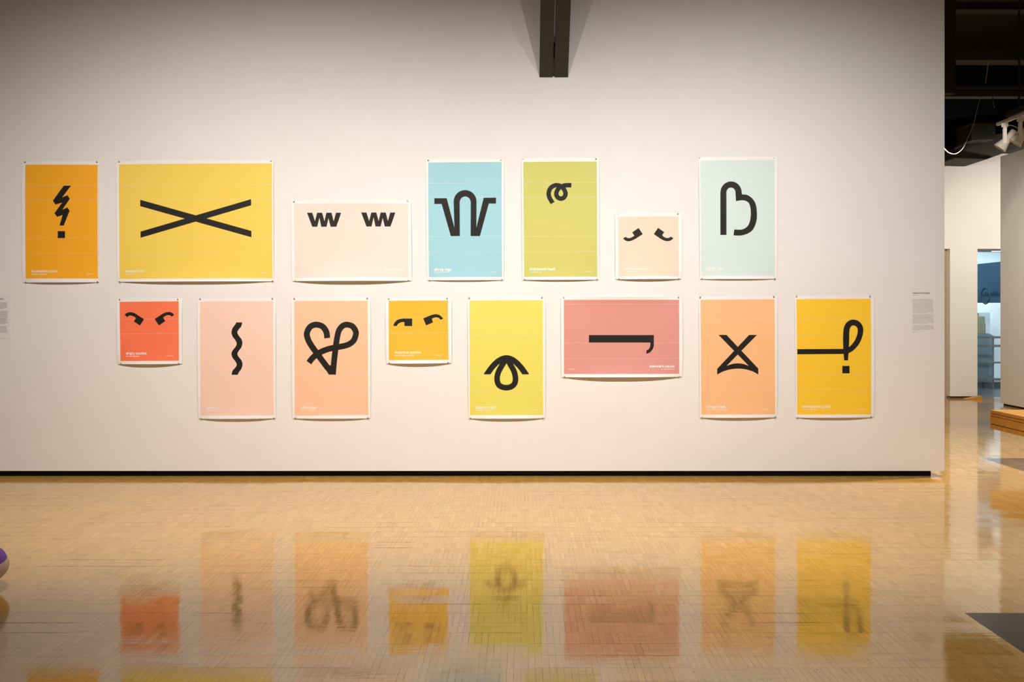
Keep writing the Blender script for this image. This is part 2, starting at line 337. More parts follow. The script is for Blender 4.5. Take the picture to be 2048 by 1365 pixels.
W1 = [(292, 300), (360, 300), (395, 410), (423, 300), (488, 300), (518, 410), (543, 300), (610, 300), (638, 410), (668, 300), (735, 300), (672, 482), (598, 482), (570, 372), (545, 482), (477, 482), (453, 365), (425, 482), (360, 482)]
POSTERS = [
 dict(key='orange', look='orange poster with a black lightning-bolt exclamation mark', o=(20, 300), s=4.55, col=(255, 179, 38),
      paper=[(115, 105), (815, 105), (814, 1206), (118, 1208)], prt=[(145, 137), (803, 137), (806, 1172), (150, 1172)],
      polys=[[(497, 328), (563, 328), (483, 434), (530, 415), (553, 447), (484, 547), (530, 525), (551, 555), (497, 691), (459, 691), (487, 594), (437, 612), (413, 578), (484, 481), (422, 500), (399, 464)]], dot=[(443, 741), (509, 741), (509, 805), (443, 805)],
      lines=[326, 458, 807, 947], labels=[(165, 340, 33), (165, 470, 33), (172, 820, 27), (175, 961, 43)],
      title=('frustration point', 205, 1094, 440, 1117), sub=('an irritated exclamation', 205, 1126, 347, 1138), imp=(710, 1123, 765, 1133), bulge=(8, 20)),
 dict(key='wide yellow', look='wide yellow poster with a large flat black X', o=(220, 300), s=4.706, col=(244, 212, 92),
      paper=[(68, 107), (1541, 101), (1545, 1238), (75, 1243)], prt=[(90, 138), (1528, 128), (1533, 1210), (97, 1215)],
      polys=[[(292, 472), (1336, 765), (1336, 824), (292, 532)], [(1333, 466), (1333, 524), (295, 829), (295, 771)]],
      lines=[334, 465, 832, 975], labels=[(112, 348, 30), (112, 480, 30), (112, 846, 30), (130, 990, 38)],
      title=('exaspericon', 155, 1131, 332, 1153), sub=('utterly over it', 155, 1162, 232, 1172), imp=(1425, 1155, 1485, 1165), bulge=(10, 30)),
 dict(key='pale pink wide', split=True, look='wide pale pink poster with two black zigzag W marks', o=(570, 380), s=6.5, col=(246, 222, 210),
      paper=[(85, 145), (1640, 140), (1650, 1184), (95, 1188)], prt=[(118, 182), (1607, 178), (1607, 1135), (130, 1143)],
      polys=[W1, [(x + 703, y - 3) for x, y in W1]], lines=[298, 490, 990], labels=[(190, 318, 40)],
      title=('snark marks', 1293, 1022, 1548, 1050), sub=('say it with an eye roll', 1340, 1066, 1548, 1082), imp=(190, 1070, 262, 1084), bulge=(14, 36)),
 dict(key='sky blue', look='sky blue poster with a black shrugging arch symbol', o=(840, 300), s=4.878, col=(160, 210, 222),
      paper=[(60, 95), (818, 92), (817, 1271), (70, 1274)], prt=[(80, 125), (797, 120), (800, 1240), (87, 1243)],
      polys=[[(142, 474), (262, 474), (337, 760), (331, 560)] + arc(441, 505, 111, 110, 180, 0)[0:] + [(551, 760), (622, 470), (742, 468), (742, 526), (672, 526), (585, 843), (495, 843), (496, 560)] + arc(442, 516, 54, 59, 0, 180) + [(390, 843), (302, 843), (213, 530), (142, 530)]],
      lines=[325, 468, 846, 997], labels=[(105, 342, 28), (105, 483, 28), (112, 858, 20), (108, 1012, 47)],
      title=('shrug sign', 140, 1155, 308, 1182), sub=('indifference or uncertainty', 140, 1189, 290, 1200), imp=(688, 1186, 748, 1196), bulge=(8, 16)),
 dict(key='lime green', look='lime green poster with a small black curl mark', o=(1030, 300), s=4.878, col=(205, 203, 110),
      paper=[(64, 85), (818, 80), (820, 1268), (73, 1270)], prt=[(80, 120), (797, 115), (802, 1238), (88, 1240)],
      ribbons=[([(367, 521), (337, 470), (328, 425), (345, 377), (385, 350), (428, 350), (468, 376), (490, 415), (489, 448), (470, 471), (447, 478), (422, 470), (404, 445), (406, 410), (430, 374), (470, 353), (510, 347), (549, 348)], 43)],
      lines=[322, 465, 845, 993], labels=[(88, 342, 38), (95, 480, 32), (100, 858, 26), (105, 1008, 52)],
      title=('disinterest mark', 140, 1151, 393, 1178), sub=('an eye roll in itself', 140, 1187, 258, 1198), imp=(688, 1183, 750, 1193), bulge=(8, 18)),
 dict(key='small peach', split=True, look='small pale peach poster with two drooping black quote marks', o=(1220, 410), s=8.03, col=(250, 216, 194),
      paper=[(78, 138), (1145, 133), (1148, 1192), (85, 1197)], prt=[(128, 190), (1098, 185), (1098, 1146), (132, 1150)],
      polys=[[(352, 445), (455, 375), (522, 473)] + smooth([(522, 473), (410, 545), (350, 575), (295, 588), (250, 578), (205, 545)])[1:] + smooth([(245, 517), (275, 533), (310, 536), (350, 522), (388, 497)]),
             [(866, 440), (767, 373), (699, 472)] + smooth([(699, 472), (800, 542), (860, 574), (920, 586), (970, 573), (1015, 540)])[1:] + smooth([(972, 513), (945, 530), (910, 535), (865, 520), (833, 490)])],
      lines=[475, 708], labels=[(180, 498, 36), (180, 730, 36)],
      title=('worried quotes', 228, 1013, 610, 1045), sub=('add with concern', 230, 1064, 415, 1080), imp=(895, 1060, 995, 1075), bulge=(10, 24)),
 dict(key='pale mint', look='pale mint blue poster with a black rounded open B', o=(1385, 300), s=4.878, col=(213, 232, 228),
      paper=[(58, 72), (822, 68), (820, 1260), (70, 1262)], prt=[(73, 107), (798, 100), (800, 1230), (82, 1230)],
      polys=[[(268, 832), (268, 425)] + arc(372, 420, 104, 110, 180, 0)[1:] + [(478, 437)] + smooth([(478, 437), (530, 443), (582, 480), (614, 540), (624, 620), (618, 700), (588, 775), (540, 815), (470, 837), (396, 836)])[1:] + smooth([(403, 779), (470, 780), (518, 760), (548, 720), (563, 650), (562, 580), (550, 530), (522, 503), (480, 494), (420, 502)]) + arc(371, 418, 44, 48, 0, 180) + [(327, 832)]],
      lines=[310, 456, 832, 985], labels=[(100, 325, 30), (100, 470, 30), (105, 846, 24), (108, 1000, 46)],
      title=('agree mark', 130, 1145, 305, 1172), sub=('a nod of the head', 130, 1179, 215, 1189), imp=(680, 1175, 742, 1185), bulge=(8, 14)),
 dict(key='small red', split=True, look='small red-orange poster with two slanting angry quote marks', o=(220, 580), s=8.03, col=(255, 126, 86),
      paper=[(115, 148), (1170, 140), (1168, 1188), (132, 1193)], prt=[(165, 195), (1113, 185), (1118, 1137), (182, 1143)],
      polys=[smooth([(247, 405), (285, 372), (340, 360), (400, 372), (460, 408), (560, 473)]) + [(495, 573), (395, 507), (432, 455)] + smooth([(432, 455), (400, 430), (350, 412), (315, 418), (292, 437)])[1:],
             smooth([(1043, 402), (1000, 366), (950, 357), (890, 370), (820, 410), (730, 470)]) + [(798, 572), (900, 503), (865, 445)] + smooth([(865, 445), (900, 420), (945, 405), (980, 412), (1005, 430)])[1:]],
      lines=[470, 705], labels=[(222, 497, 38), (222, 727, 36)],
      title=('angry quotes', 275, 1000, 610, 1038), sub=('add with displeasure', 275, 1055, 500, 1073), imp=(933, 1050, 1030, 1066), bulge=(12, 26)),
 dict(key='dusty pink', look='dusty pink poster with a black wavy vertical stroke', o=(385, 580), s=4.878, col=(248, 211, 193),
      paper=[(53, 85), (815, 80), (815, 1254), (60, 1257)], prt=[(78, 115), (790, 110), (797, 1222), (83, 1225)],
      polys=[smooth([(432, 318), (425, 335), (397, 373), (386, 415), (397, 455), (425, 493), (437, 525), (425, 557), (397, 592), (386, 625), (397, 662), (425, 700), (437, 730), (425, 757), (397, 790), (387, 829)]) +
             smooth([(447, 829), (457, 805), (483, 768), (493, 725), (483, 688), (455, 652), (444, 625), (455, 598), (481, 562), (492, 520), (483, 482), (455, 445), (443, 415), (455, 388), (481, 356), (490, 318)])],
      lines=[320, 460, 830, 985], labels=[(105, 335, 30), (105, 474, 30), (110, 843, 24), (110, 998, 44)],
      title=('elaticon', 142, 1137, 268, 1160), sub=('an excited smile', 142, 1170, 260, 1180), imp=(690, 1168, 745, 1178), bulge=(8, 20)),
 dict(key='salmon', look='salmon pink poster with a black looped heart', o=(575, 580), s=4.878, col=(253, 199, 162),
      paper=[(42, 80), (812, 77), (812, 1254), (50, 1255)], prt=[(68, 110), (785, 108), (790, 1220), (75, 1225)],
      ribbons=[([(391, 471), (382, 410), (345, 358), (282, 340), (225, 362), (194, 422), (204, 482), (238, 545), (295, 625), (350, 700), (402, 768)], 58),
               ([(447, 826), (459, 690), (476, 545), (490, 455), (508, 392), (545, 350), (585, 340), (635, 355), (667, 400), (669, 440), (648, 495), (600, 532), (540, 550), (450, 565), (370, 588), (300, 622), (250, 663), (213, 709)], 56)],
      polys=[[(378, 783), (408, 827), (474, 827), (480, 765), (430, 745), (420, 733)]],
      lines=[318, 460, 831, 985], labels=[(100, 330, 24), (100, 472, 24), (105, 843, 20), (105, 997, 40)],
      title=('affecticon', 135, 1135, 288, 1160), sub=('love, hugs, and kisses', 135, 1167, 278, 1178), imp=(680, 1165, 738, 1175), bulge=(8, 16)),
 dict(key='small amber', split=True, look='small amber yellow poster with two uneven quote marks', o=(760, 580), s=8.53, col=(252, 188, 58),
      paper=[(100, 150), (1222, 140), (1225, 1250), (110, 1258)], prt=[(150, 188), (1163, 183), (1170, 1191), (155, 1197)],
      polys=[smooth([(232, 618), (245, 575), (280, 530), (330, 503), (400, 490)]) + [(553, 490), (553, 618), (420, 618), (420, 550)] + smooth([(420, 550), (375, 552), (330, 570), (302, 595), (290, 618)])[1:],
             [(740, 487)] + smooth([(880, 430), (930, 419), (985, 420), (1030, 440), (1083, 493)]) + smooth([(1035, 512), (1005, 481), (965, 470), (920, 478), (888, 495)]) + [(907, 555), (790, 607)]],
      lines=[485, 734], labels=[(205, 507, 36), (205, 755, 34)],
      title=('skeptical quotes', 257, 1047, 705, 1085), sub=('add with suspicion or disbelief', 257, 1106, 590, 1124), imp=(955, 1103, 1070, 1121), bulge=(12, 26)),
 dict(key='chartreuse', look='chartreuse poster with a black drop under an arch', o=(920, 580), s=4.874, col=(229, 220, 104),
      paper=[(76, 72), (830, 69), (830, 1251), (85, 1254)], prt=[(92, 105), (807, 102), (810, 1218), (97, 1220)],
      ribbons=[([(255, 835), (318, 748), (385, 687), (453, 665), (520, 687), (587, 748), (650, 835)], 56), ([(453, 664), (418, 722), (374, 803), (362, 870), (376, 922), (410, 946), (452, 953), (495, 945), (529, 917), (541, 868), (527, 795), (488, 722), (453, 664)], 54)],
      clip=823.5, lines=[306, 447, 825, 978], labels=[(115, 320, 30), (115, 461, 30), (118, 838, 24), (118, 990, 46)],
      title=('disgust mark', 150, 1132, 350, 1158), sub=('as "bleugh" or "yuck"', 155, 1167, 290, 1178), imp=(700, 1163, 762, 1173), bulge=(8, 20)),
 dict(key='rose', look='wide dusty rose poster with a long black dash comma', o=(1105, 580), s=6.825, col=(220, 152, 142),
      paper=[(115, 101), (1770, 96), (1770, 1187), (120, 1192)], prt=[(153, 138), (1725, 137), (1725, 1145), (155, 1147)],
      polys=[[(495, 618), (1380, 618), (1380, 720), (495, 720)], [(1332, 719), (1380, 719)] + smooth([(1380, 725), (1376, 775), (1353, 825), (1318, 857), (1278, 872)]) + smooth([(1278, 827), (1305, 813), (1325, 785), (1332, 745)])],
      lines=[197, 725, 937], labels=[(180, 215, 30), (182, 741, 28), (185, 952, 60)],
      title=('awkward pause', 1317, 1025, 1662, 1058), sub=('an unwanted silence', 1478, 1072, 1662, 1087), imp=(215, 1072, 303, 1086), bulge=(28, 33)),
 dict(key='apricot', look='apricot poster with a black X closed by a curved base', o=(1385, 580), s=4.878, col=(252, 194, 140),
      paper=[(58, 65), (822, 61), (820, 1244), (68, 1247)], prt=[(75, 98), (797, 92), (803, 1212), (82, 1217)],
      polys=[[(250, 440), (328, 440), (637, 768), (545, 742)], [(548, 440), (624, 440), (328, 742), (237, 770)],
             [(237, 826), (237, 769)] + smooth([(328, 742), (385, 723), (437, 717), (490, 723), (545, 742)]) + [(637, 767), (637, 826)] + smooth([(590, 798), (520, 776), (440, 768), (360, 776), (290, 797)])],
      lines=[298, 440, 819, 971], labels=[(108, 313, 20), (110, 457, 20), (108, 832, 24), (108, 983, 44)],
      title=('cringe mark', 132, 1128, 318, 1153), sub=('a yikes full of embarrassment', 132, 1161, 340, 1172), imp=(682, 1159, 745, 1169), bulge=(8, 20)),
 dict(key='golden', look='golden yellow poster with a black looped question mark', o=(1575, 580), s=4.874, col=(255, 207, 56),
      paper=[(66, 60), (840, 56), (840, 1242), (75, 1245)], prt=[(83, 92), (807, 88), (810, 1212), (90, 1215)],
      polys=[[(90, 578), (545, 576), (545, 625), (90, 628)], [(534, 470), (596, 470), (590, 600), (583, 688), (546, 688), (538, 600)]], dot=[(528, 741), (598, 741), (598, 814), (528, 814)],
      ribbons=[([(535, 600), (575, 595), (628, 562), (676, 500), (703, 420), (700, 365), (672, 330), (634, 319), (598, 332), (574, 368), (566, 420), (565, 480)], (50, 60))],
      lines=[295, 433, 816, 968], labels=[(110, 308, 30), (110, 446, 30), (112, 829, 24), (112, 980, 46)],
      title=('anticipation point', 140, 1125, 415, 1150), sub=('an eager exclamation', 140, 1160, 278, 1170), imp=(693, 1157, 755, 1167), bulge=(8, 18)),
]

def text_mesh(body, bold=0.0):
    cu = bpy.data.curves.new('t', 'FONT'); cu.body = body; cu.size = 1.0; cu.offset = bold; cu.resolution_u = 2
    cu.fill_mode = 'FRONT'
    o = bpy.data.objects.new('t', cu); C.objects.link(o)
    dg = bpy.context.evaluated_depsgraph_get(); dg.update()
    me = bpy.data.meshes.new_from_object(o.evaluated_get(dg))
    vs = [(v.co.x, v.co.y) for v in me.vertices]; fs = [tuple(p.vertices) for p in me.polygons]
    bpy.data.objects.remove(o); bpy.data.curves.remove(cu); bpy.data.meshes.remove(me)
    return vs, fs

# bold grotesque lower case built from strokes (centre lines in em units, x-height 0.53)
def _el(cx, cy, rx, ry, a0=0, a1=360, n=20): return [(cx + rx * math.cos(math.radians(a0 + (a1 - a0) * i / n)), cy + ry * math.sin(math.radians(a0 + (a1 - a0) * i / n))) for i in range(n + 1)]
_arch = [(0.085, 0.26)] + _el(0.265, 0.285, 0.18, 0.18, 180, 0) + [(0.445, 0.0)]
_bowlr, _bowll = _el(0.28, 0.265, 0.19, 0.2), _el(0.26, 0.265, 0.19, 0.2)
GLY = {
 'a': (0.55, [[(0.085, 0.37)] + _el(0.25, 0.35, 0.165, 0.115, 160, 0) + [(0.415, 0.0)], _el(0.235, 0.165, 0.165, 0.105), [(0.25, 0.27), (0.415, 0.285)]]),
 'c': (0.54, [_el(0.27, 0.265, 0.2, 0.2, 42, 318)]), 'd': (0.59, [_bowll, [(0.455, 0), (0.455, 0.72)]]),
 'e': (0.56, [_el(0.27, 0.265, 0.2, 0.2, 0, 318), [(0.08, 0.245), (0.52, 0.245)]]),
 'f': (0.33, [[(0.31, 0.662), (0.25, 0.665)] + _el(0.245, 0.57, 0.09, 0.095, 100, 180, 8) + [(0.155, 0.0)], [(0.02, 0.47), (0.3, 0.47)]]),
 'g': (0.59, [_bowll, [(0.455, 0.53), (0.455, -0.03)] + _el(0.275, -0.03, 0.18, 0.11, 0, -155, 12)]),
 'h': (0.57, [[(0.085, 0), (0.085, 0.72)], _arch]), 'i': (0.26, [[(0.13, 0), (0.13, 0.53)], [(0.13, 0.61), (0.13, 0.72)]]),
 'k': (0.55, [[(0.085, 0), (0.085, 0.72)], [(0.1, 0.2), (0.44, 0.53)], [(0.23, 0.31), (0.46, 0.0)]]), 'l': (0.26, [[(0.13, 0), (0.13, 0.72)]]),
 'm': (0.85, [[(0.085, 0), (0.085, 0.53)], [(0.085, 0.28)] + _el(0.25, 0.305, 0.165, 0.16, 180, 0) + [(0.415, 0)], [(0.415, 0.28)] + _el(0.58, 0.305, 0.165, 0.16, 180, 0) + [(0.745, 0)]]),
 'n': (0.57, [[(0.085, 0), (0.085, 0.53)], _arch]), 'o': (0.58, [_el(0.28, 0.265, 0.205, 0.2)]),
 'p': (0.59, [[(0.085, -0.19), (0.085, 0.53)], _bowlr]), 'q': (0.59, [[(0.455, -0.19), (0.455, 0.53)], _bowll]),
 'r': (0.37, [[(0.085, 0), (0.085, 0.53)], [(0.085, 0.27), (0.12, 0.39), (0.2, 0.455), (0.34, 0.462)]]),
 's': (0.53, [[(0.45, 0.36), (0.40, 0.435), (0.27, 0.467), (0.14, 0.44), (0.105, 0.37), (0.17, 0.30), (0.3, 0.26), (0.40, 0.21), (0.425, 0.14), (0.37, 0.08), (0.25, 0.063), (0.12, 0.095), (0.07, 0.175)]]),
 't': (0.33, [[(0.155, 0.69), (0.155, 0.14), (0.185, 0.075), (0.30, 0.064)], [(0.02, 0.47), (0.3, 0.47)]]),
 'u': (0.57, [[(0.085, 0.53), (0.085, 0.25)] + _el(0.265, 0.245, 0.18, 0.18, 180, 360) + [(0.445, 0.27)], [(0.445, 0.53), (0.445, 0)]]),
 'w': (0.78, [[(0.05, 0.53), (0.215, 0.0)], [(0.215, 0.0), (0.385, 0.53)], [(0.385, 0.53), (0.555, 0.0)], [(0.555, 0.0), (0.72, 0.53)]]),
 'x': (0.54, [[(0.06, 0.53), (0.47, 0)], [(0.47, 0.53), (0.06, 0)]]), 'y': (0.53, [[(0.05, 0.53), (0.265, 0.03)], [(0.48, 0.53), (0.26, -0.06), (0.2, -0.13), (0.07, -0.125)]]),
}
def bold_text(body, wd=0.138):
    vs, fs, x0, lift = [], [], 0.0, 0.0
    for ch in body:
        if ch == ' ': x0 += 0.27; continue
        adv, strokes = GLY[ch]
        for st_ in strokes:
            lift = (lift + 0.00006) % 0.0004; P_ = [Vector((p[0], p[1], 0)) for p in st_]; closed = (P_[0] - P_[-1]).length < 1e-6
            k = len(vs); n = len(P_)
            for i, p in enumerate(P_):
                a_ = P_[i - 1] if i else (P_[-2] if closed else p); b_ = P_[i + 1] if i < n - 1 else (P_[1] if closed else p)
                t_ = (b_ - a_).normalized(); nn = Vector((-t_.y, t_.x, 0)) * wd / 2
                vs.append((p.x + nn.x + x0, p.y + nn.y, lift)); vs.append((p.x - nn.x + x0, p.y - nn.y, lift))
            fs += [(k + 2 * i, k + 2 * i + 1, k + 2 * i + 3, k + 2 * i + 2) for i in range(n - 1)]
        x0 += adv
    return vs, fs

GUIDE = ['cap height', 'x-height', 'baseline', 'descender']
pin_bm = bmesh.new()
def lathe(bm, prof, seg=14):
    rings = [[bm.verts.new((r * math.cos(2 * math.pi * k / seg), y, r * math.sin(2 * math.pi * k / seg))) for k in range(seg)] for y, r in prof]
    for i in range(len(rings) - 1):
        for k in range(seg): bm.faces.new([rings[i][k], rings[i][(k + 1) % seg], rings[i + 1][(k + 1) % seg], rings[i + 1][k]])
    bm.faces.new(rings[0]); bm.faces.new(rings[-1][::-1])
    bmesh.ops.recalc_face_normals(bm, faces=bm.faces)
lathe(pin_bm, [(-0.0005, 0.0008), (-0.007, 0.0008), (-0.0072, 0.0055), (-0.0088, 0.0058), (-0.0092, 0.0032), (-0.013, 0.0028), (-0.0165, 0.0036), (-0.0170, 0.0052), (-0.0188, 0.0054), (-0.0195, 0.0045)])
pin_me = bpy.data.meshes.new('push_pin'); pin_bm.to_mesh(pin_me); pin_bm.free(); pin_me.materials.append(M_pin)
for p in pin_me.polygons: p.use_smooth = False

for P in POSTERS:
    ox, oy = P['o']; s = P['s']
    topx = lambda q: (ox + q[0] / s, oy + q[1] / s)
    pap = [topx(q) for q in P['paper']]; prt = [topx(q) for q in P['prt']]
    px0 = min(pap[0][0], pap[3][0]); px1 = max(pap[1][0], pap[2][0]); py0 = min(pap[0][1], pap[1][1]); py1 = max(pap[2][1], pap[3][1])
    hh = (py1 - py0) * K; At, Ab = P['bulge'][0] * 1.4 / 1000, P['bulge'][1] * 1.45 / 1000
    cxm, czm = wp((px0 + px1) / 2, py1)
    root = thing('poster', (cxm, 0, czm), P['look'] + ' pinned to the white wall', 'poster', 'graphic posters pinned to the gallery wall')
    def off(px, py):
        u = min(1, max(0, (px - px0) / (px1 - px0))); v = min(1, max(0, (py - py0) / (py1 - py0)))
        pin = 1 - abs(2 * u - 1) ** 2.6
        o = 0.0055 + 0.010 * (1 - abs(2 * v - 1) ** 4)
        o += At * pin * math.exp(-v * hh / 0.06) + Ab * pin * math.exp(-(1 - v) * hh / 0.085)
        return o
    def put(px, py, lift):
        x, z = wp(px, py)
        return (x - cxm, -off(px, py) - lift, z - czm)
    def grid(name, quadp, m, lift, nu, nv):
        vs, fs = [], []
        for j in range(nv + 1):
            for i in range(nu + 1):
                u, v = i / nu, j / nv
                x = (quadp[0][0] * (1 - u) + quadp[1][0] * u) * (1 - v) + (quadp[3][0] * (1 - u) + quadp[2][0] * u) * v
                y = (quadp[0][1] * (1 - u) + quadp[1][1] * u) * (1 - v) + (quadp[3][1] * (1 - u) + quadp[2][1] * u) * v
                vs.append(put(x, y, lift))
        for j in range(nv):
            for i in range(nu):
                k = j * (nu + 1) + i; fs.append((k, k + nu + 1, k + nu + 2, k + 1))
        me = bpy.data.meshes.new(name); me.from_pydata(vs, [], fs)
        for p in me.polygons: p.use_smooth = True
        return link(name, me, m, root)
    grid('paper_sheet', pap, M_paper, 0, 20, 72)
    mc = mat('print_' + P['key'].replace(' ', '_'), srgb(*P['col']), 0.5, spec=0.25)
    grid('colour_panel', prt, mc, 0.0006, 20, 72)
    # black symbol: every loose piece is a part of its own
    pieces = [('symbol', list(P.get('polys', [])) + [q for pw in P.get('ribbons', []) for q in ribbon(*pw)])]
    if P.get('split'): pieces = [('quote_mark' if 'quote' in P['look'] else 'zigzag_mark', [q]) for q in P['polys']]
    if 'dot' in P: pieces.append(('dot', [P['dot']]))
    for pname, quads in pieces:
        bm = bmesh.new()
        for i, q in enumerate(quads): bm.faces.new([bm.verts.new((*topx(p), i * (0.00012 if len(quads) < 6 else 0.000006))) for p in q])   # z carries a hair of extra lift where strokes cross
        if 'clip' in P:                                        # the arch is cut level with the baseline; the drop hangs below it
            fs = list(bm.faces)[:len(ribbon(*P['ribbons'][0]))]
            g = list({v for f in fs for v in f.verts}) + list({e for f in fs for e in f.edges}) + fs
            bmesh.ops.bisect_plane(bm, geom=g, plane_co=(0, oy + P['clip'] / s, 0), plane_no=(0, 1, 0), clear_outer=True)
        bm.normal_update()
        bmesh.ops.triangulate(bm, faces=bm.faces)
        y = py0
        while y < py1:
            bmesh.ops.bisect_plane(bm, geom=bm.verts[:] + bm.edges[:] + bm.faces[:], plane_co=(0, y, 0), plane_no=(0, 1, 0)); y += 5
        x = px0
        while x < px1:
            bmesh.ops.bisect_plane(bm, geom=bm.verts[:] + bm.edges[:] + bm.faces[:], plane_co=(x, 0, 0), plane_no=(1, 0, 0)); x += 12
        for v in bm.verts: v.co = put(v.co.x, v.co.y, 0.0014 + v.co.z)
        for f in bm.faces:
            f.normal_update()
            if f.normal.y > 0: f.normal_flip()
        from_bm(pname, bm, M_ink, root)
    # thin white guide lines with their tiny captions
    mg = mat('guide_' + P['key'].replace(' ', '_'), srgb(*[c * 0.55 + 248 * 0.45 for c in P['col']]), 0.5)
    for ly in P['lines']:
        v = (oy + ly / s - prt[0][1]) / (prt[3][1] - prt[0][1])
        xl = prt[0][0] * (1 - v) + prt[3][0] * v; xr = prt[1][0] * (1 - v) + prt[2][0] * v
        dy = (prt[1][1] - prt[0][1]) * 0.5; yc = oy + ly / s
        grid('guide_line', [(xl, yc - 0.28 - dy), (xr, yc - 0.28 + dy), (xr, yc + 0.28 + dy), (xl, yc + 0.28 - dy)], mg, 0.0011, 24, 1)
    def text(name, body, x0, y0, x1, y1, m, bold, xheight=True):
        """lettering fitted to a box: x0..x1 wide, y0 top of the ascenders, y1 the baseline"""
        vs, fs = bold_text(body) if bold == 'strokes' else text_mesh(body, bold)
        mnx = min(v[0] for v in vs); mxx = max(v[0] for v in vs); top = max(v[1] for v in vs)
        X0, Y0 = topx((x0, y0)); X1, Y1 = topx((x1, y1))
        out = [put(X0 + (v[0] - mnx) / (mxx - mnx) * (X1 - X0), Y1 - v[1] / top * (Y1 - Y0), 0.0014 + (v[2] if len(v) > 2 else 0)) for v in vs]
        me = bpy.data.meshes.new(name); me.from_pydata(out, [], fs)
        return link(name, me, m, root)
    t = P['title']; text('title', t[0], t[1], t[2] - 0.35 * s, t[3], t[4], M_white_ink, 'strokes')
    t = P['sub']; text('subtitle', *t, M_white_ink, 0.02)
    t = P['imp']; text('imprint', 'Helvetica', *t, M_white_ink, 0.012)
    for body, (lx, ly, lw) in zip(GUIDE if len(P['lines']) == 4 else ['x-height', 'baseline', 'descender'], P['labels']):
        text('guide_caption', body, lx, ly - 0.9 * s, lx + lw, ly + 0.7 * s, mg, 0.0)
    # four push pins
    for (cx, cy, where) in ((prt[0][0], pap[0][1] + 1.2, 'upper left'), (prt[1][0] - 1.5, pap[1][1] + 1.2, 'upper right'),
                            (prt[3][0] + 1.0, pap[3][1] - 0.6, 'lower left'), (prt[2][0] - 0.5, pap[2][1] - 0.6, 'lower right')):
        x, z = wp(cx, cy)
        o = bpy.data.objects.new('push_pin', pin_me); C.objects.link(o); o.location = (x, 0, z)
        o.rotation_euler = (random.uniform(-0.15, 0.25), 0, random.uniform(-0.15, 0.15))
        tag(o, 'small push pin at the %s corner of the %s poster' % (where, P['key']), 'push pin', 'push pins holding the posters')

# ------------------------------------------------------------------ wall texts
M_txt = mat('grey_lettering', srgb(96, 88, 80), 0.7)
def wall_text(px0, py0, px1, py1, label, heading, blocks, panel, colr=M_txt):
    x0, z0 = wp(px0, py0); x1, z1 = wp(px1, py1)
    root = thing('wall_text', ((x0 + x1) / 2, 0, z1), label, 'text panel')
    lx, ly, lz = root.location
    if panel:
        bm = bmesh.new(); add_box(bm, x0 - lx, x1 - lx, -0.002, 0.0, 0, z0 - z1); from_bm('panel', bm, panel, root)
    yy = -0.0026 if panel else -0.0006
    vs, fs = text_mesh(heading[0], 0.02)
    mnx = min(v[0] for v in vs); mxx = max(v[0] for v in vs); top = max(v[1] for v in vs)
    hx0, hz0 = wp(heading[1], heading[2]); hx1, hz1 = wp(heading[3], heading[4])
    me = bpy.data.meshes.new('heading')
    me.from_pydata([(hx0 + (v[0] - mnx) / (mxx - mnx) * (hx1 - hx0) - lx, yy, hz1 + v[1] / top * (hz0 - hz1) - lz) for v in vs], [], fs)
    link('heading', me, M_txt, root)
    for (bx0, bx1, by0, by1, n) in blocks:                     # paragraphs of print too small to read
        bm = bmesh.new()
        for i in range(n):
            py = by0 + (by1 - by0) * (i + 0.5) / n; x = bx0
            end = bx1 - random.uniform(0, 0.08) * (bx1 - bx0) if i < n - 1 else bx0 + (bx1 - bx0) * random.uniform(0.3, 0.9)
            while x < end:
                wdt = min(random.uniform(0.9, 3.6), end - x)
                a = wp(x, py - 0.3); b = wp(x + wdt, py + 0.3)
                bm.faces.new([bm.verts.new((q[0] - lx, yy, q[1] - lz)) for q in ((a[0], a[1]), (a[0], b[1]), (b[0], b[1]), (b[0], a[1]))])
                x += wdt + 0.55
        o = from_bm('paragraph', bm, colr, root); o['kind'] = 'stuff'
M_txt2 = mat('pale_lettering', srgb(166, 157, 148), 0.7)
wall_text(1822, 582, 1872, 668, 'small grey vinyl wall text near the right end of the white wall', ('Adhesive Punctuality', 1825, 584.5, 1860, 588),
          [(1825, 1841, 590.5, 592.5, 1), (1825, 1868, 598, 627, 15), (1825, 1869, 628.5, 648, 10), (1825, 1868, 650, 661.5, 6), (1825, 1840, 664, 665.5, 1)], None, M_txt2)
wall_text(-32, 589, 21, 678.5, 'pale text panel cut off at the left edge of the picture', ('about this exhibition', -22, 596.5, 8, 599.5),
          [(-22, 15.5, 605, 618.5, 7), (-22, 16, 622, 649, 14), (-22, 15.5, 652, 668, 8)], mat('text_panel', srgb(235, 231, 227), 0.7))

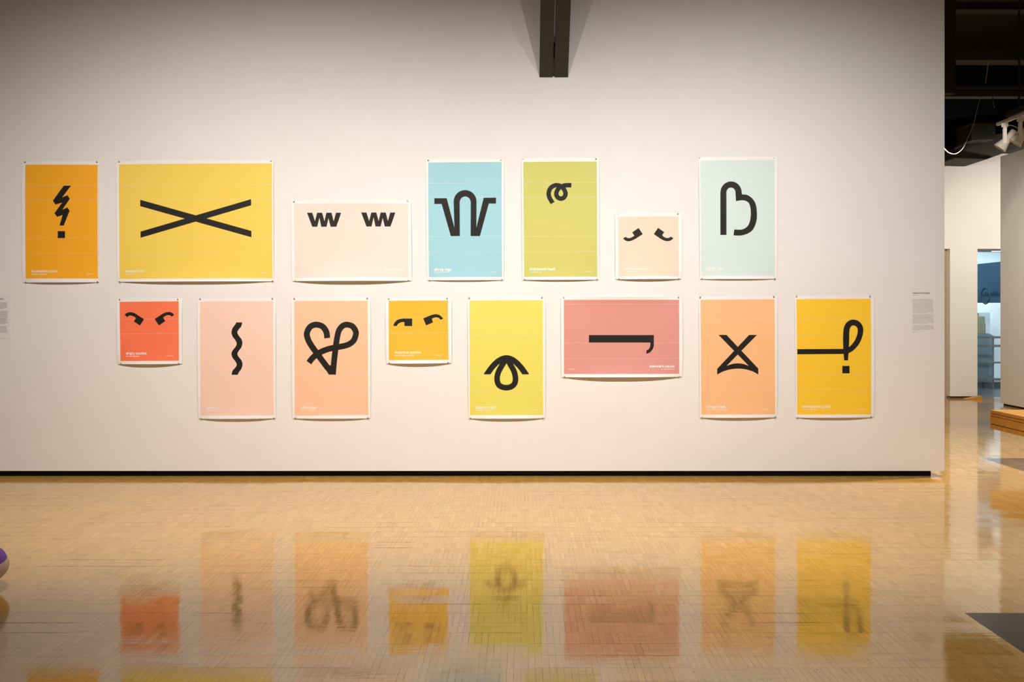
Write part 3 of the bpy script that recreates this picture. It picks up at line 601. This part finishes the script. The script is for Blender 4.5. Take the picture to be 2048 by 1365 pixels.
# ------------------------------------------------------------------ dark double strut running down to the wall
M_strut = mat('dark_green_timber', srgb(50, 47, 34), 0.75, noise=0.1, nscale=30)
x0, zf = wp(1079, 155); x1 = wp(1136, 155)[0]
xg0 = wp(1105.5, 0)[0]; xg1 = wp(1108.7, 0)[0]
st = thing('roof_strut', ((x0 + x1) / 2, 0, zf), 'pair of dark timber struts slanting down onto the wall at top', 'strut')
th = math.radians(45); dirv = Vector((0, -math.cos(th), math.sin(th))); up = Vector((0, math.sin(th), math.cos(th)))
def slanted(name, xa, xb, t0, t1, thick, m, back=0.0):
    bm = bmesh.new(); vs = []
    for t in (t0, t1):
        for k in (back, back + thick):
            for x in (xa, xb):
                v = dirv * t + up * k
                if t == t0 and t0 == 0: v = Vector((0, -0.001, 0)) + Vector((0, 0, k / math.cos(th)))      # foot cut flush with the wall
                vs.append(bm.verts.new((x - st.location.x, v.y, v.z)))
    for i in ((0, 1, 3, 2), (4, 6, 7, 5), (0, 4, 5, 1), (2, 3, 7, 6), (0, 2, 6, 4), (1, 5, 7, 3)): bm.faces.new([vs[k] for k in i])
    bmesh.ops.recalc_face_normals(bm, faces=bm.faces)
    return from_bm(name, bm, m, st)
slanted('plank', x0, xg0, 0, 2.8, 0.09, M_strut)
slanted('plank', xg1, x1, 0, 2.8, 0.09, M_strut)
slanted('spacer', xg0, xg1, 0, 0.17, 0.08, M_strut, 0.006)
slanted('spacer', xg0, xg1, 0.17, 0.27, 0.07, M_black, 0.014)

# ------------------------------------------------------------------ bench at the right edge
bd, bx, bzt, bzb = 9.24, at(1980, 0, 9.24).x, at(0, 820, 9.24).z, at(0, 857.5, 9.24).z
bn = thing('bench', (bx + 0.25, Y(8.3), 0), 'honey coloured wooden bench of layered boards cut off at right edge', 'bench')
hgt = bzt - bzb
for a, b_ in ((0.0, 0.165), (0.19, 0.31), (0.33, 0.73), (0.765, 1.0)):
    box('board', bx, bx + 0.5, Y(7.3), Y(bd), bzt - b_ * hgt, bzt - a * hgt, M_honey, bn, 0.002)
box('core', bx + 0.006, bx + 0.49, Y(7.31), Y(bd) - 0.006, bzb + 0.01, bzt - 0.01, mat('dark_gap', srgb(70, 45, 15), 0.7), bn)
for dd in (7.6, 8.9): box('leg', bx + 0.3, bx + 0.42, Y(dd), Y(dd) + 0.12, 0.001, bzb, M_honey, bn, 0.003)

# ------------------------------------------------------------------ far doorway: wedge, and the blue-lit room behind it
bm = bmesh.new()
a = at(1930, 799, 15.55); z1 = at(0, 796.5, 15.5).z
xa, xb = at(1930, 0, 15.5).x, at(1963.5, 0, 15.5).x
vs = [bm.verts.new(p) for p in ((xa, Y(15.5), 0.001), (xb, Y(15.5), 0.001), (xb, Y(15.62), 0.001), (xa, Y(15.62), 0.001), (xb, Y(15.5), 0.055), (xb, Y(15.62), 0.055), (xa, Y(15.5), 0.004), (xa, Y(15.62), 0.004))]
for f in ((0, 1, 4, 6), (1, 2, 5, 4), (2, 3, 7, 5), (3, 0, 6, 7), (6, 4, 5, 7), (3, 2, 1, 0)): bm.faces.new([vs[k] for k in f])
tag(from_bm('door_wedge', bm, M_honey), 'small amber wooden wedge on the floor by the far doorway', 'door wedge')

M_bluewall = mat('blue_room_wall', srgb(222, 232, 234), 0.7)
bm = bmesh.new(); quad(bm, 5.0, 12, Y(15.95), Y(21), 0, 0)
me = bpy.data.meshes.new('floor_back'); bm.to_mesh(me); bm.free(); me.materials.append(mat('grey_deck', srgb(120, 122, 122), 0.35, noise=0.15, nscale=6))
struct(link('floor_back', me))
struct(box('wall_back_room', 5.0, 12, Y(20.0), Y(20.2), 0, 2.9, M_bluewall))
struct(box('wall_left_room', 4.9, 5.0, Y(16.4), Y(20.0), 0, 2.9, M_bluewall))
struct(box('wall_right_room', 12, 12.1, Y(16.4), Y(20.0), 0, 2.9, M_bluewall))
struct(box('ceiling_back', 4.9, 12.1, Y(16.3), Y(20.2), 2.9, 3.0, mat('blue_room_ceiling', srgb(150, 184, 206), 0.8)))
# blue sign band with mirrored lettering
sb = prism('sign_band', [(1930, 531), (2075, 516), (2075, 606), (1930, 606)], 18.6, 18.8, mat('slate_blue', srgb(52, 80, 100), 0.7, noise=0.08, nscale=3))
tag(sb, 'slate blue sign band hanging in the room behind the doorway', 'sign')
vs, fs = text_mesh('ctives', 0.01)
mxx = max(v[0] for v in vs); mnx = min(v[0] for v in vs)
me = bpy.data.meshes.new('lettering'); out = []
for v in vs:
    u = (v[0] - mnx) / (mxx - mnx)
    p = at(1969 + (1 - u) * (2003.5 - 1969), 589.5 - v[1] * 11.0, 18.55); out.append((p.x, p.y, p.z))
me.from_pydata(out, [], fs)
lt = link('lettering', me, mat('deep_blue_letters', srgb(6, 26, 42), 0.6)); lt.location = (0, 0, 0)
for v in me.vertices: v.co = Vector(v.co)
lt.parent = sb
rg = bmesh.new()
tube(rg, [at(1971 + 8.0 * math.cos(a * math.pi / 16), 592.5 + 15.5 * math.sin(a * math.pi / 16), 18.4 - 0.12 * math.cos(a * math.pi / 16)) for a in range(33)], 0.013, 8, False)
ro = from_bm('ring', rg, mat('dark_cable', srgb(40, 70, 84), 0.6), None, True); ro.parent = sb
# storage cabinet, boxes, board, railing
cab = prism('storage_cabinet', [(1930, 668), (1980, 668), (1985, 671), (1986.5, 676), (1986.5, 770), (1930, 770)], 18.0, 18.7, mat('blue_grey_cabinet', srgb(126, 148, 156), 0.5))
tag(cab, 'blue-grey storage cabinet behind the railing in the far room', 'cabinet')
zt = at(0, 668, 18.0).z
def far_box(name, xl, xr, yt, yb, d, dep, m, label, cat, group=None):
    a, b_ = at(xl, yt, d), at(xr, yb, d)
    o = box(name, a.x, b_.x, a.y, a.y + dep, b_.z, a.z, m, None, 0.004); return tag(o, label, cat, group)
M_card = mat('grey_cardboard', srgb(150, 148, 124), 0.8)
b1 = far_box('storage_box', 1946, 1971.5, 646.5, 667.8, 18.05, 0.3, M_card, 'larger grey-brown box on the blue-grey cabinet, lower of two', 'box', 'boxes on the cabinet')
b2 = far_box('storage_box', 1946, 1970, 633.2, 645.7, 18.06, 0.28, M_card, 'flatter grey-brown box, upper of two on the cabinet', 'box', 'boxes on the cabinet')
far_box('storage_box', 1946, 1958, 626.5, 632.6, 18.08, 0.2, M_card, 'tiny box end on top of the two cabinet boxes', 'box', 'boxes on the cabinet')
far_box('foam_board', 1950, 1980, 625.5, 667.6, 18.42, 0.05, mat('foam_white', srgb(225, 230, 232), 0.7), 'white foam board upright behind the cabinet boxes', 'board')
rl = thing('railing', at(1990, 798, 17.4), 'pale metal railing across the far doorway room', 'railing')
rl.location.z = 0
M_rail = mat('rail_metal', srgb(150, 158, 166), 0.4, metal=0.4)
for ya, yb in ((673, 677.2), (690, 694.5), (724, 727.5), (757, 761.5)):
    a, b_ = at(1935, ya, 17.4), at(2050, yb, 17.4)
    box('rail', a.x, b_.x, a.y, a.y + 0.04, b_.z, a.z, M_rail, rl, 0.004)
a, b_ = at(1985.5, 672, 17.45), at(1988, 700, 17.45)
box('post', a.x, b_.x, a.y, a.y + 0.03, 0.0, a.z, M_rail, rl)
box('post', a.x + 1.1, b_.x + 1.1, a.y, a.y + 0.03, 0.0, a.z, M_rail, rl)
struct(box('trim_2', 5.0, 12, Y(17.8), Y(17.95), 0, at(0, 765, 17.8).z, mat('slate_plinth', srgb(88, 98, 98), 0.6)))
dl = bmesh.new()
c = at(1994.5, 504, 16.9)
lathe(dl, [(0, 0.085), (0.012, 0.09), (0.03, 0.09)], 20)
dlo = from_bm('downlight', dl, mat('downlight_glow', (1, 1, 1, 1), 0.5, emit=(1, 0.98, 0.94, 1), es=6))
dlo.rotation_euler = (math.pi / 2, 0, 0); dlo.location = (c.x, c.y, 2.385)
tag(dlo, 'round white downlight glowing at the far doorway head', 'downlight')
# soffit that carries the downlight
struct(box('trim_3', 5.1, 11.9, Y(16.3), Y(17.2), 2.388, 2.45, M_bluewall))

# ------------------------------------------------------------------ dark ceiling works at the upper right
def beam(name, ya, yb, d, dep, label, cat='beam', x0=2.5, x1=13.9, m=M_olive):
    a, b_ = at(0, ya, d), at(0, yb, d)
    return tag(box(name, x0, x1, Y(d), Y(d) + dep, b_.z, a.z, m), label, cat)
beam('ceiling_beam', 4, 19, 12.4, 0.2, 'uppermost dark ceiling beam at the top right')
beam('ceiling_beam', 96, 120, 12.0, 0.25, 'second dark ceiling beam from the top, wide olive face')
cdt = beam('cable_tray', 182, 193, 12.6, 0.15, 'narrow dark cable tray of two rails under the ceiling beams', 'cable tray')
a = at(0, 176, 12.6); 
box('upper_rail', 2.5, 13.9, Y(12.6) + 0.02, Y(12.6) + 0.08, a.z, a.z + 0.03, M_olive, cdt)
pa, pb = at(1889, 0, 11.0), at(1911.5, 0, 11.0)
tag(box('ceiling_post', pa.x - 0.1, pb.x, Y(11.0), Y(11.0) + 0.12, at(0, 186, 11.0).z, WT, M_ceil), 'black steel post hanging from the ceiling beside the wall end', 'post')
sf = prism('duct', [(1868, 331), (1930, 333), (2000, 307), (2075, 310), (2075, 270), (2010, 276), (1962, 283), (1925, 291), (1868, 311)], 15.65, 14.9, mat('duct_olive', srgb(34, 30, 18), 0.75, noise=0.2, nscale=5))
tag(sf, 'big dark olive duct crossing above the far white wall', 'duct')
prism('seam', [(1890, 312), (1915, 308), (1945, 292), (1990, 272), (1990, 270), (1940, 287), (1912, 301), (1890, 308)], 14.89, 14.92, M_ceil, None).parent = sf
db = prism('vent_box', [(1943, 249), (1991, 249), (1991, 279), (1967, 279.5), (1943, 281)], 14.4, 14.89, mat('galvanised', srgb(36, 36, 32), 0.6, noise=0.3, nscale=4))
tag(db, 'grey galvanised vent box sitting on the dark duct', 'vent box')
prism('flange', [(1941, 246), (1993, 246), (1993, 249), (1941, 249)], 14.35, 14.89, M_olive).parent = db
wr = bmesh.new()
tube(wr, catmull([at(1961, 195.6, 12.66), at(1955, 215, 12.5), at(1948, 245, 12.4), at(1941, 264, 12.3), at(1933, 282, 12.2), at(1925, 298, 12.1), at(1912, 307.5, 12.05), at(1899, 306, 12.0), at(1888, 296, 12.0), at(1870, 270, 12.0)], 8), 0.0038, 6)
tag(from_bm('hanging_wire', wr, mat('pale_cable', srgb(200, 188, 164), 0.6), None, True), 'thin pale cable hanging in a loop beside the wall end', 'cable')
wr = bmesh.new(); tube(wr, catmull([at(1977, 118, 12.05), at(1974, 145, 12.2), at(1971, 166, 12.3)], 4), 0.005, 6)
tag(from_bm('hanging_wire', wr, mat('brown_cable', srgb(120, 108, 80), 0.6)), 'short brown wire between the second beam and the cable tray', 'cable')
wr = bmesh.new(); tube(wr, catmull([at(1985, 193.4, 12.64), at(1986, 203, 12.5), at(1989, 216, 12.5)], 4), 0.005, 6)
tag(from_bm('hanging_wire', wr, MATS['brown_cable']), 'short wire end dangling below the cable tray', 'cable')

# light track with two lamp heads, running along the depth of the room
M_fix = mat('cream_fixture', srgb(226, 220, 208), 0.45)
tz = 3.5; tx = (2048 - VPX) / (VPY - 228) * (tz - CAMH)
d_far = tx * FPX / (1995 - VPX)
trk = thing('light_track', (tx, Y(d_far), tz), 'pale ceiling light track running towards the viewer at right edge', 'light track')
box('rail', tx - 0.018, tx + 0.018, Y(d_far - 3.2), Y(d_far), tz - 0.018, tz + 0.018, M_fix, trk, 0.004)
box('backing', tx - 0.03, tx + 0.03, Y(d_far - 3.2), Y(d_far) - 0.25, tz + 0.03, tz + 0.09, M_olive, trk)
for k in range(3):
    box('hanger', tx - 0.008, tx + 0.008, Y(d_far - 0.5 - k * 1.1), Y(d_far - 0.5 - k * 1.1) + 0.016, tz + 0.09, WT, M_olive, trk)
def lamp(d, yaw, label):
    base = Vector((tx, Y(d), tz - 0.018))
    r = thing('track_lamp', base, label, 'spotlight', 'spotlights on the light track'); r.rotation_euler = (0, 0, yaw)
    bm = bmesh.new(); add_box(bm, -0.03, 0.03, -0.035, 0.035, -0.045, 0, 0.004); from_bm('adapter', bm, M_fix, r)
    bm = bmesh.new()                                           # stirrup: two flat arms joined at the top
    for sx in (-0.055, 0.045): add_box(bm, sx, sx + 0.010, -0.018, 0.018, -0.235, -0.05, 0.002)
    add_box(bm, -0.055, 0.055, -0.018, 0.018, -0.06, -0.045, 0.002)
    from_bm('stirrup', bm, M_fix, r)
    bm = bmesh.new()                                           # bell-shaped head on a narrower neck, axis along local Y
    lathe(bm, [(0.16, 0.030), (0.155, 0.034), (0.06, 0.034), (0.055, 0.040), (0.0, 0.048), (-0.06, 0.068), (-0.075, 0.072), (-0.085, 0.072), (-0.086, 0.066), (-0.05, 0.045)], 24)
    h = from_bm('head', bm, M_fix, r, True); h.location = (0, 0, -0.215); h.rotation_euler = (math.radians(52), 0, 0)
    bm = bmesh.new(); lathe(bm, [(-0.052, 0.0440), (-0.056, 0.0440)], 20)
    from_bm('bulb_face', bm, mat('bulb_face', srgb(250, 246, 235), 0.4), h)
    bm = bmesh.new(); tube(bm, catmull([(0.02, 0, -0.04), (0.06, 0.06, -0.04), (0.05, 0.13, -0.08), (0.0, 0.12, -0.13)], 6), 0.004, 6); from_bm('cord', bm, M_fix, r, True)
    return r
lamp(d_far - 0.17, math.radians(-112), 'bright white spotlight head, nearer the end of the light track')
lamp(d_far - 0.52, math.radians(-112), 'second spotlight head on the track, cut off at the right edge')

# ------------------------------------------------------------------ purple thing at the left edge
pc = Vector((-2.765, Y(4.87), 0))
pp = thing('floor_cushion', pc, 'round purple cushion with a pale edge, cut off at left frame edge', 'cushion')
def blob(name, rx, ry, rz, c, m):
    bm = bmesh.new(); bmesh.ops.create_uvsphere(bm, u_segments=40, v_segments=24, radius=1)
    for v in bm.verts:
        v.co = Vector((v.co.x * rx + c[0], v.co.y * ry + c[1], v.co.z * rz + c[2]))
    return from_bm(name, bm, m, pp, True)
blob('base', 0.245, 0.245, 0.112, (0, 0, 0.114), mat('pale_linen', srgb(214, 190, 172), 0.8))
blob('cover', 0.237, 0.237, 0.105, (0.0, -0.006, 0.140), mat('purple_fabric', srgb(110, 40, 200), 0.6))
